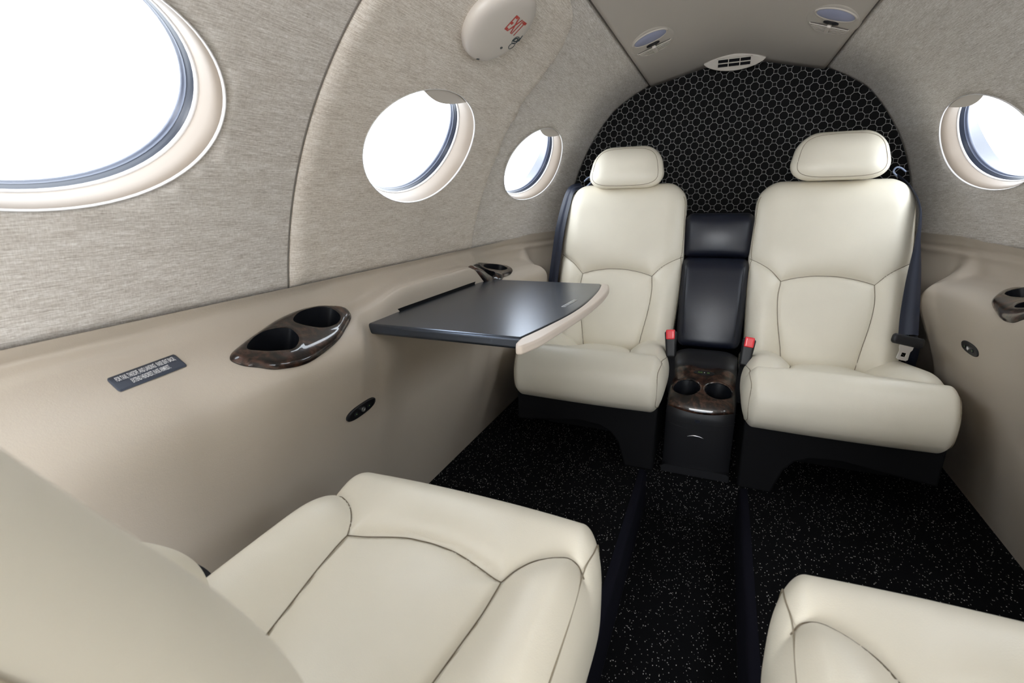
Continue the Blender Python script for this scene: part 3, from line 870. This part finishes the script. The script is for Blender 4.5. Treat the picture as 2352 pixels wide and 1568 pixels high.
# left
T, base = shoulder_belt(-1, 0, 'navy shoulder belt running down between the left wall and the left rear seat', False,
    [(-.50, 1.86, .838), (-.522, 1.80, .826), (-.534, 1.765, .77), (-.545, 1.73, .68), (-.550, 1.70, .58), (-.554, 1.68, .50), (-.565, 1.66, .30)],
    [(.5, -.7, -.35), (.62, -.7, -.25), (.75, -.62, -.12), (.8, -.6, -.1), (.8, -.6, 0), (.8, -.6, 0), (.8, -.6, 0)])
def hook(T, base, c, dx, dz):
    pts = [(c[0] + a * dx[0] + b * dz[0], c[1] + a * dx[1] + b * dz[1], c[2] + a * dx[2] + b * dz[2]) for a, b in ((.030, -.010), (-.012, -.010), (-.022, -.004), (-.022, .006), (-.012, .011), (.006, .011))]
    V, F = tube(catmull([np.array(p) - base for p in pts], 6), .0026, 8)
    mesh_obj('belt_guide', V, F, M_hook, T)
hook(T, base, (-.478, 1.85, .850), (-.72, 0, -.62), (-.62, 0, .72))
# right
T, base = shoulder_belt(1, 0, 'navy shoulder belt with chrome tongue hanging beside the right rear seat', True,
    [(.478, 1.87, .835), (.496, 1.80, .800), (.506, 1.735, .745), (.503, 1.69, .66), (.495, 1.635, .565), (.488, 1.585, .48), (.484, 1.550, .428)],
    [(.5, .75, -.35), (.45, .8, -.3), (.35, .92, -.1), (.55, .8, 0), (.85, .5, 0), (.95, .25, 0), (.98, .2, 0)])
hook(T, base, (.478, 1.86, .846), (.76, 0, -.62), (.62, 0, .76))
TG = mesh_obj('tongue_bar', *rbox((.038, .008, .0135), (.008, .006, .010), .003), M_black_plastic, T)
TG.location = tuple(np.array((.484, 1.545, .413)) - base); TG.rotation_euler = (-.15, .20, .12)
tp = [(-.0135, .0), (.0135, .0), (.0135, -.010), (.0105, -.016), (.0115, -.034), (.008, -.037), (-.008, -.037), (-.0115, -.034), (-.0105, -.016), (-.0135, -.010)]
tp = np.array(tp)[::-1] * 1.2
hl = np.array([(-.0045, -.020), (-.0045, -.029), (.0045, -.029), (.0045, -.020)]) * 1.2
V2, F = cdt(tp, [hl], .004)
Vt = np.array([(u, -.001, v) for u, v in V2]); Vb = Vt + [0, .002, 0]
o = mesh_obj('tongue_plate', Vt, F, M_metal, TG, smooth=False)
sd = o.modifiers.new('t', 'SOLIDIFY'); sd.thickness = .002
o.location = (.002, 0, -.009)
V, F = ribbon([np.array(p) - base for p in [(.484, 1.550, .424), (.512, 1.60, .39), (.545, 1.68, .33), (.556, 1.72, .28)]], [(.95, .25, 0), (.8, .3, -.2), (.6, .4, -.3), (.6, .4, -.3)], .046)
mesh_obj('lap_webbing', V, F, M_navy, T, auto=50)
# near left lap belt end, between seat and wall
T = thing('seat_belt', 'short end of dark belt showing between the left foreground seat and the sidewall', 'seat belt', (-.528, .265, .40))
V, F = ribbon([(.006, -.045, .045), (.002, -.015, .015), (.0, .008, -.020), (.0, .02, -.06)], [(.3, 1, .2), (.3, 1, .2), (.3, 1, .2), (.3, 1, .2)], .036)
mesh_obj('webbing', V, F, M_navy, T, auto=50)

# ------------------------------------------------------------------ armrest cup holders
CO = catmull([(-.131, .006), (-.126, .022), (-.113, .035), (-.087, .053), (-.034, .061), (.043, .045), (.094, .021), (.126, .001), (.138, -.016), (.139, -.029), (.128, -.042), (.095, -.054), (.049, -.056), (-.007, -.048), (-.066, -.029), (-.104, -.015), (-.124, -.005)], 6, True)
H1 = catmull([(-.102, -.001), (-.073, -.019), (-.040, -.025), (-.010, -.014), (-.016, .015), (-.044, .033), (-.072, .026), (-.093, .013)], 6, True)
H2 = catmull([(.013, -.029), (.039, -.046), (.073, -.049), (.105, -.037), (.104, -.007), (.078, .011), (.046, .011), (.022, -.007)], 6, True)
HOLES = {-1: [], 1: []}
def cup_holder(label, side, y0, a0, flip=1, k=1.0, skew=0.0):
    """burl plate moulded over the armrest edge; u runs along the cabin, v down the liner profile"""
    def mp(u, v, o): return panel_arc(side, y0 + flip * u * k, a0 + v * k + skew * u, o)
    b = mp(0, 0, 0); T = thing('cup_holder', label, 'cup holder', tuple(b))
    HOLES[side].append((y0, a0, flip, k, skew))
    ws = side * flip
    def fx(F): return F if ws < 0 else [f[::-1] for f in F]
    V2, F = cdt(CO, [H1, H2], .0040)
    do = polydist(V2, CO); dh = np.minimum(polydist(V2, H1), polydist(V2, H2))
    w = .0075 * (1 - np.exp(-do / .0035)) + .0015 + .0010 * np.exp(-((dh - .004) / .003) ** 2)
    mesh_obj('burl_plate', [mp(u, v, o) - b for (u, v), o in zip(V2, w)], fx(F), M_burl, T)
    V, F = loft([[mp(u, v, .0016) - b for u, v in CO], [mp(u * .99, v * .99, -.006) - b for u, v in CO]])
    mesh_obj('plate_edge', V, F, M_black_plastic, T)
    for H in (H1, H2):
        c = H.mean(0); r0 = np.array([mp(u, v, .0088) - b for u, v in H]); cc = r0.mean(0); rg = [r0]
        dn = np.array((side * .012, 0, -.050))
        for kk, d in ((.99, .12), (.95, .5), (.88, 1.0)):
            q = cc + (r0 - cc) * kk
            if d > .9: q = q * .3 + (cc + (q - cc) * [1, 1, .2]) * .7
            rg.append(q + dn * d)
        mesh_obj('cup_well', *loft(rg, True, False, True), M_cup, T, auto=50)
    return T
cup_holder('glossy burl double cup holder set in the left armrest in front of the folding table', -1, .585, .103)
cup_holder('glossy burl cup holder on the left armrest just behind the folding table', -1, 1.372, .102, skew=.28)
cup_holder('glossy burl cup holder on the right armrest at the picture edge', 1, 1.358, .134, 1)
for side in (-1, 1):   # open the liner under the plates
    yy, G = PG[side]; me = PANOBJ[side].data; bm = bmesh.new(); bm.from_mesh(me); n = G.shape[1]
    L = np.concatenate([np.zeros((len(yy), 1)), np.cumsum(np.linalg.norm(np.diff(G[:, :, [0, 2]], axis=1), axis=2), axis=1)], axis=1)
    bm.verts.ensure_lookup_table(); kill = []
    for f in bm.faces:
        ii = [v.index for v in f.verts]; y = np.mean([yy[i // n] for i in ii]); a = np.mean([L[i // n, i % n] for i in ii])
        for (y0, a0, fl, k, sk) in HOLES[side]:
            if abs(y - y0) < .15 and abs(a - a0) < .11:
                uu = (y - y0) * fl / k; P = np.array([(uu, (a - a0 - sk * uu) / k)])
                if any(inside(H.mean(0) + (H - H.mean(0)) * 1.13, P)[0] for H in (H1, H2)): kill.append(f); break
    bmesh.ops.delete(bm, geom=kill, context='FACES'); bm.to_mesh(me); bm.free()

# ------------------------------------------------------------------ folding table
TB = thing('folding_table', 'black satin pull-out table with beige edge extended from the left armrest', 'table', (-.46, 1.03, .555))
tb = np.array((-.46, 1.03, .555)); ZT = .565
inner_edge = catmull([(-.306, .752), (-.292, .831), (-.277, .944), (-.272, 1.05), (-.276, 1.16), (-.284, 1.25), (-.297, 1.333)], 8)
topo = [(-.648, .748)] + [tuple(p) for p in inner_edge] + [(-.648, 1.322)]
def tfn(u, v, d): return np.array((u, v, d)) - tb
V, F = prism(topo, tfn, ZT - .022, ZT)
bevel(mesh_obj('table_top', V, F, M_table, TB, auto=30), .007, 4)
# front rolled lip
pr = [(0, 0), (-.004, -.001), (-.010, -.007), (-.013, -.014), (-.010, -.021), (-.002, -.024), (.004, -.022)]
# beige edge
oute = catmull([(-.286, .704), (-.272, .76), (-.262, .87), (-.254, .98), (-.251, 1.08), (-.253, 1.18), (-.262, 1.27), (-.276, 1.325)], 7)
inn = [tuple(p) for p in inner_edge]
near_tip = [(-.306, .745), (-.303, .720), (-.296, .702)]
poly = inn[::-1] + near_tip + [tuple(p) for p in oute]
V, F = prism(poly, tfn, ZT - .015, ZT + .0008)
bevel(mesh_obj('table_edge', V, F, M_tabletrim, TB, auto=30), .005, 4)
# black seam line between top and edge is the bevel; small brushed label near the inner edge
lab = [(-.315, 1.015), (-.309, 1.095), (-.300, 1.095), (-.306, 1.015)]
V, F = prism(lab, tfn, ZT - .0002, ZT + .0006)
lb_ = mesh_obj('label_plate', V, F, M_metal, TB, smooth=False)
V, F = text_geo('STOW FOR TAKEOFF', .0078, lambda u, v, d: np.array((-.3075 + v + u * .075, 1.055 + u - v * .0, ZT + .0008)) - tb, 0, space=1.0)
mesh_obj('label_text', V, F, M_plate, lb_, smooth=False)
# slot behind the table
V, F = box(-.662, -.641, .749, 1.326, ZT - .028, ZT + .0065)
V = V - tb
mesh_obj('slot', V, F, M_black_matte, TB, smooth=False)

# ------------------------------------------------------------------ placard
pc_y, pc_z = .359, .592
def pfn(u, v, d):
    p, nrm = on_panel(-1, pc_y + u, pc_z + v + u * .050, 0)
    nrm = nrm if nrm[0] > 0 else -nrm
    return p + nrm * d
rc = []
hw_, hh_, rr2 = .0440, .0072, .0026
for cx_, cy_, a0 in ((hw_ - rr2, hh_ - rr2, 0), (-hw_ + rr2, hh_ - rr2, 90), (-hw_ + rr2, -hh_ + rr2, 180), (hw_ - rr2, -hh_ + rr2, 270)):
    for k in range(7): a = math.radians(a0 + 15 * k); rc.append((cx_ + rr2 * math.cos(a), cy_ + rr2 * math.sin(a)))
V2, F = cdt(rc, [], .004)
PL = mesh_obj('placard', [pfn(u, v, .0012) for u, v in V2], F, M_plate)
tag(PL, 'small dark instruction placard with white text on the left sidewall', 'placard')
sd = PL.modifiers.new('t', 'SOLIDIFY'); sd.thickness = .001
for tx, vv in (('FOR TAXI, TAKEOFF, AND LANDING:  RAISE SEAT BACK;', .0026), ('EXTEND HEADREST; RAISE ARMREST.', -.0029)):
    V, F = text_geo(tx, .0056, lambda u, v, d: pfn(u * .535, v + vv, .0026), 0, offset=.00008)
    mesh_obj('placard_text', V, F, M_white_ink, PL, smooth=False)

# ------------------------------------------------------------------ jack panels
def jack(side, y, z, label, ang=0.0):
    p, nrm = on_panel(side, y, z); nrm = Vector(nrm)
    if nrm.x * side > 0: nrm = -nrm
    T = thing('jack_panel', label, 'socket', tuple(p))
    yd = Vector((0, 1, 0)); yd = (yd - nrm * yd.dot(nrm)).normalized(); zd = nrm.cross(yd)
    if zd.z < 0: zd = -zd
    zd2 = zd
    def fn(u, v, d):
        uu = u * math.cos(ang) - v * math.sin(ang); vv = u * math.sin(ang) + v * math.cos(ang)
        return np.array(yd * uu + zd2 * vv + nrm * d)
    V, F = loft([[fn(u, v, d) for u, v in ellipse(0, 0, a, b, 36, .85)] for a, b, d in ((.044, .0145, -.002), (.044, .0145, .0015), (.042, .0125, .003), (.036, .009, .0028))], True, False, True)
    mesh_obj('panel', V, F, M_black_plastic, T, auto=40)
    V, F = loft([[fn(u, v, d) for u, v in ellipse(0.002, 0, r, r, 20)] for r, d in ((.0052, .002), (.0052, .005), (.0032, .0052), (.0028, .003))], True, False, False)
    mesh_obj('jack_ring', V, F, M_metal, T, auto=40)
    for q in (-1, 1):
        V, F = loft([[fn(u, v, d) for u, v in ellipse(q * .020, 0, .0042, .0042, 16)] for d in (.002, .0042)], True, False, True)
        bt = mesh_obj('button', V, F, M_black_leather, T, auto=40)
        V, F = prism(ellipse(q * .020, 0, .0008, .0012, 10), fn, .004, .0047)
        mesh_obj('legend', V, F, M_green, bt, smooth=False)
jack(-1, .683, .4095, 'black oval audio jack panel low on the left sidewall below the near cup holder', 0.03)
jack(1, 1.425, .436, 'black oval audio jack panel on the right sidewall below the cup holder', 0.0)

# ------------------------------------------------------------------ exit handle cover
ec_y, ec_a, ec_r = .933, .664, .089
ST = lambda y, a, d: shell(-1, y, a, -d)
EX = thing('exit_handle_cover', 'round off-white cover marked EXIT high on the left wall', 'cover', ST(ec_y, ec_a, .008))
eb = np.array(EX.location)
rings = []
for k, d in ((.97, .006), (1.0, .010), (1.0, .016), (.985, .021), (.95, .0255), (.88, .0290), (.75, .0315), (.5, .0335), (.2, .0345), (.04, .0346)):
    rings.append([np.array(ST(y, a, d)) - eb for y, a in ellipse(ec_y, ec_a, ec_r * k, ec_r * k * .87, 72)])
V, F = loft(rings, True, False, True); cover = mesh_obj('cover', V, [f[::-1] for f in F], M_off, EX)
cb = BVHTree.FromPolygons([tuple(v) for v in V], F)
def cfn(y, a, d):
    p = np.array(ST(y, a, .08)) - eb; q = np.array(ST(y, a, 0)) - eb; dr = q - p; dr /= np.linalg.norm(dr)
    h = cb.ray_cast(Vector(p), Vector(dr))
    return (np.array(h[0]) if h[0] is not None else q) - dr * d
V, F = text_geo('EXIT', .041, lambda u, v, d: cfn(.948 + u * .64, .683 + v * 1.12, .0005), 0, offset=.0006)
mesh_obj('exit_lettering', V, F, M_red_ink, EX, smooth=False)
parts = []
for (y, a, rx, ra) in ((.990, .663, .0115, .0085), (.996, .6495, .0105, .0075)):
    parts.append(tube([cfn(p[0], p[1], .0004) for p in ellipse(y, a, rx, ra, 30)], .0007, 6, True))
parts.append(tube([cfn(p[0], p[1], .0005) for p in catmull([(.982, .659), (.984, .666), (.992, .668), (.997, .663), (.990, .660), (.985, .660)], 5)], .0012, 6))
parts.append(tube([cfn(1.003, .665, .0005), cfn(1.000, .678, .0005)], [.0018, .0006], 6))
mesh_obj('emblem', *merge(parts), M_dark_ink, EX)
for (y, a) in ((.966, .636), (.936, .592)):
    V, F = prism(ellipse(y, a, .0042, .0028, 16), cfn, -.001, .0006)
    mesh_obj('screw_hole', V, F, M_dark_ink, EX, smooth=False)

# ------------------------------------------------------------------ overhead service units
def service_unit(side, label, y0, a0):
    def sp(y, a, d): return np.array(shell(side, y, a, -.004 - d))
    T = thing('overhead_light', label, 'reading light', tuple(sp(y0, a0, 0))); b = np.array(T.location)
    K = 1
    def fn(u, v, d):  # u along Y (towards rear), v along arc (towards centreline)
        return sp(y0 + u * .98, a0 + v * 1.12, d) - b
    def rg(a, w, d, cu=0, cv=0, e=1.0, n=48): return [fn(p[0], p[1], d) for p in ellipse(cu, cv, a, w, n, e)]
    V, F = loft([rg(.118, .057, -.002), rg(.118, .057, .002), rg(.113, .054, .0045), rg(.104, .049, .0055), rg(.02, .01, .0055)], True, False, True)
    hs = mesh_obj('housing', V, F, M_ventp, T, auto=50)
    V, F = loft([rg(.046, .044, .005, -.050, 0), rg(.045, .043, .0075, -.050, 0), rg(.042, .041, .0078, -.050, 0), rg(.040, .039, .0062, -.050, 0)], True)
    mesh_obj('lens_ring', V, F, M_ventp, T)
    V, F = loft([rg(.0405, .0395, .0060, -.050, 0), rg(.028, .028, .0085, -.050, 0), rg(.012, .010, .0095, -.050, 0)], True, False, True)
    mesh_obj('lamp_lens', V, F, M_lens, T)
    V, F = loft([rg(.0095, .0165, .0052, .010, 0), rg(.0095, .0165, .0085, .010, 0), rg(.005, .010, .0088, .010, 0)], True, False, True)
    mesh_obj('switch', V, F, M_black_plastic, T, auto=50)
    # louvre crescent
    cres = []
    for t in np.linspace(-1, 1, 20): cres.append((.030 + .062 * math.sqrt(max(0, 1 - t * t)), .043 * t))
    V, F = prism(cres, fn, .0050, .0066); mesh_obj('air_outlet', V, F, M_trimgrey, T, smooth=False)
    for k in range(5):
        u = .035 + k * .0115; wv_ = .043 * math.sqrt(max(0.02, 1 - ((u - .030) / .062) ** 2)) - .002
        V, F = prism([(u, -wv_), (u + .0055, -wv_ * .96), (u + .0055, wv_ * .96), (u, wv_)], fn, .0055, .0085)
        mesh_obj('louvre', V, F, M_ventp, T, smooth=False)
    V, F = tube([fn(*p, .0075) for p in catmull([(.030, -.043)] + cres[1:-1:3] + [(.030, .043)], 4)], .0016, 6)
    mesh_obj('outlet_rim', V, F, M_ventp, T)
    V, F = rbox((.026, .005, .004), (.004, .003, .003), .003)
    V = np.array([fn(.050 + x, y, .010 + z) for x, y, z in V]); mesh_obj('vent_lever', V, F, M_off, T)
    return T
service_unit(-1, 'oval reading light and air vent unit on the left side of the ceiling', 1.573, .880)
service_unit(1, 'oval reading light and air vent unit on the right side of the ceiling', 1.590, .872)

# ------------------------------------------------------------------ rear ceiling vent
VT = thing('ceiling_vent', 'almond shaped air vent with slatted grille at the top of the rear bulkhead', 'vent', (-.014, 1.985, 1.230)); vb = np.array((-.014, 1.985, 1.230))
alm = []
for t in np.linspace(-1, 1, 24): alm.append((.097 * t, .024 * (1 - t * t) + .002))
for t in np.linspace(1, -1, 24)[1:-1]: alm.append((.097 * t, -.030 * (1 - t * t) ** .8 + .0))
tv = math.radians(38)
def vfn(u, v, d):   # plane leaning: faces forward and down
    return np.array((u, -d * math.cos(tv) + v * math.sin(tv) * .9 * -1 * -1, v * math.cos(tv) - d * math.sin(tv)))
def vfn(u, v, d):
    return np.array((u, -d * math.cos(tv) - v * math.sin(tv), v * math.cos(tv) - d * math.sin(tv)))
# v up = towards viewer along the ceiling; d outwards
V, F = prism(alm, vfn, -.030, .010)
bevel(mesh_obj('vent_body', V, F, M_ventp, VT, auto=35), .003, 3)
V, F = prism([(-.052, -.014), (.052, -.014), (.052, .014), (-.052, .014)], vfn, .0095, .0106)
gb = mesh_obj('grille_recess', V, F, M_black_matte, VT, smooth=False)
def bar(u0, u1, v0, v1): return prism([(u0, v0), (u1, v0), (u1, v1), (u0, v1)], vfn, .0100, .0128)
for a in ((-.054, -.0505, -.016, .016), (.0505, .054, -.016, .016), (-.054, .054, -.016, -.013), (-.054, .054, .013, .016)):
    pass
mesh_obj('grille_frame', *merge([bar(-.054, -.0500, -.016, .016), bar(.0500, .054, -.016, .016), bar(-.054, .054, -.016, -.0125), bar(-.054, .054, .0125, .016)]), M_ventp, VT, smooth=False)
for a in ((-.019, -.0165), (.0165, .019)): mesh_obj('slat', *bar(a[0], a[1], -.0125, .0125), M_ventp, VT, smooth=False)
mesh_obj('slat', *bar(-.05, .05, -.0014, .0014), M_ventp, VT, smooth=False)

bpy.context.view_layer.update()
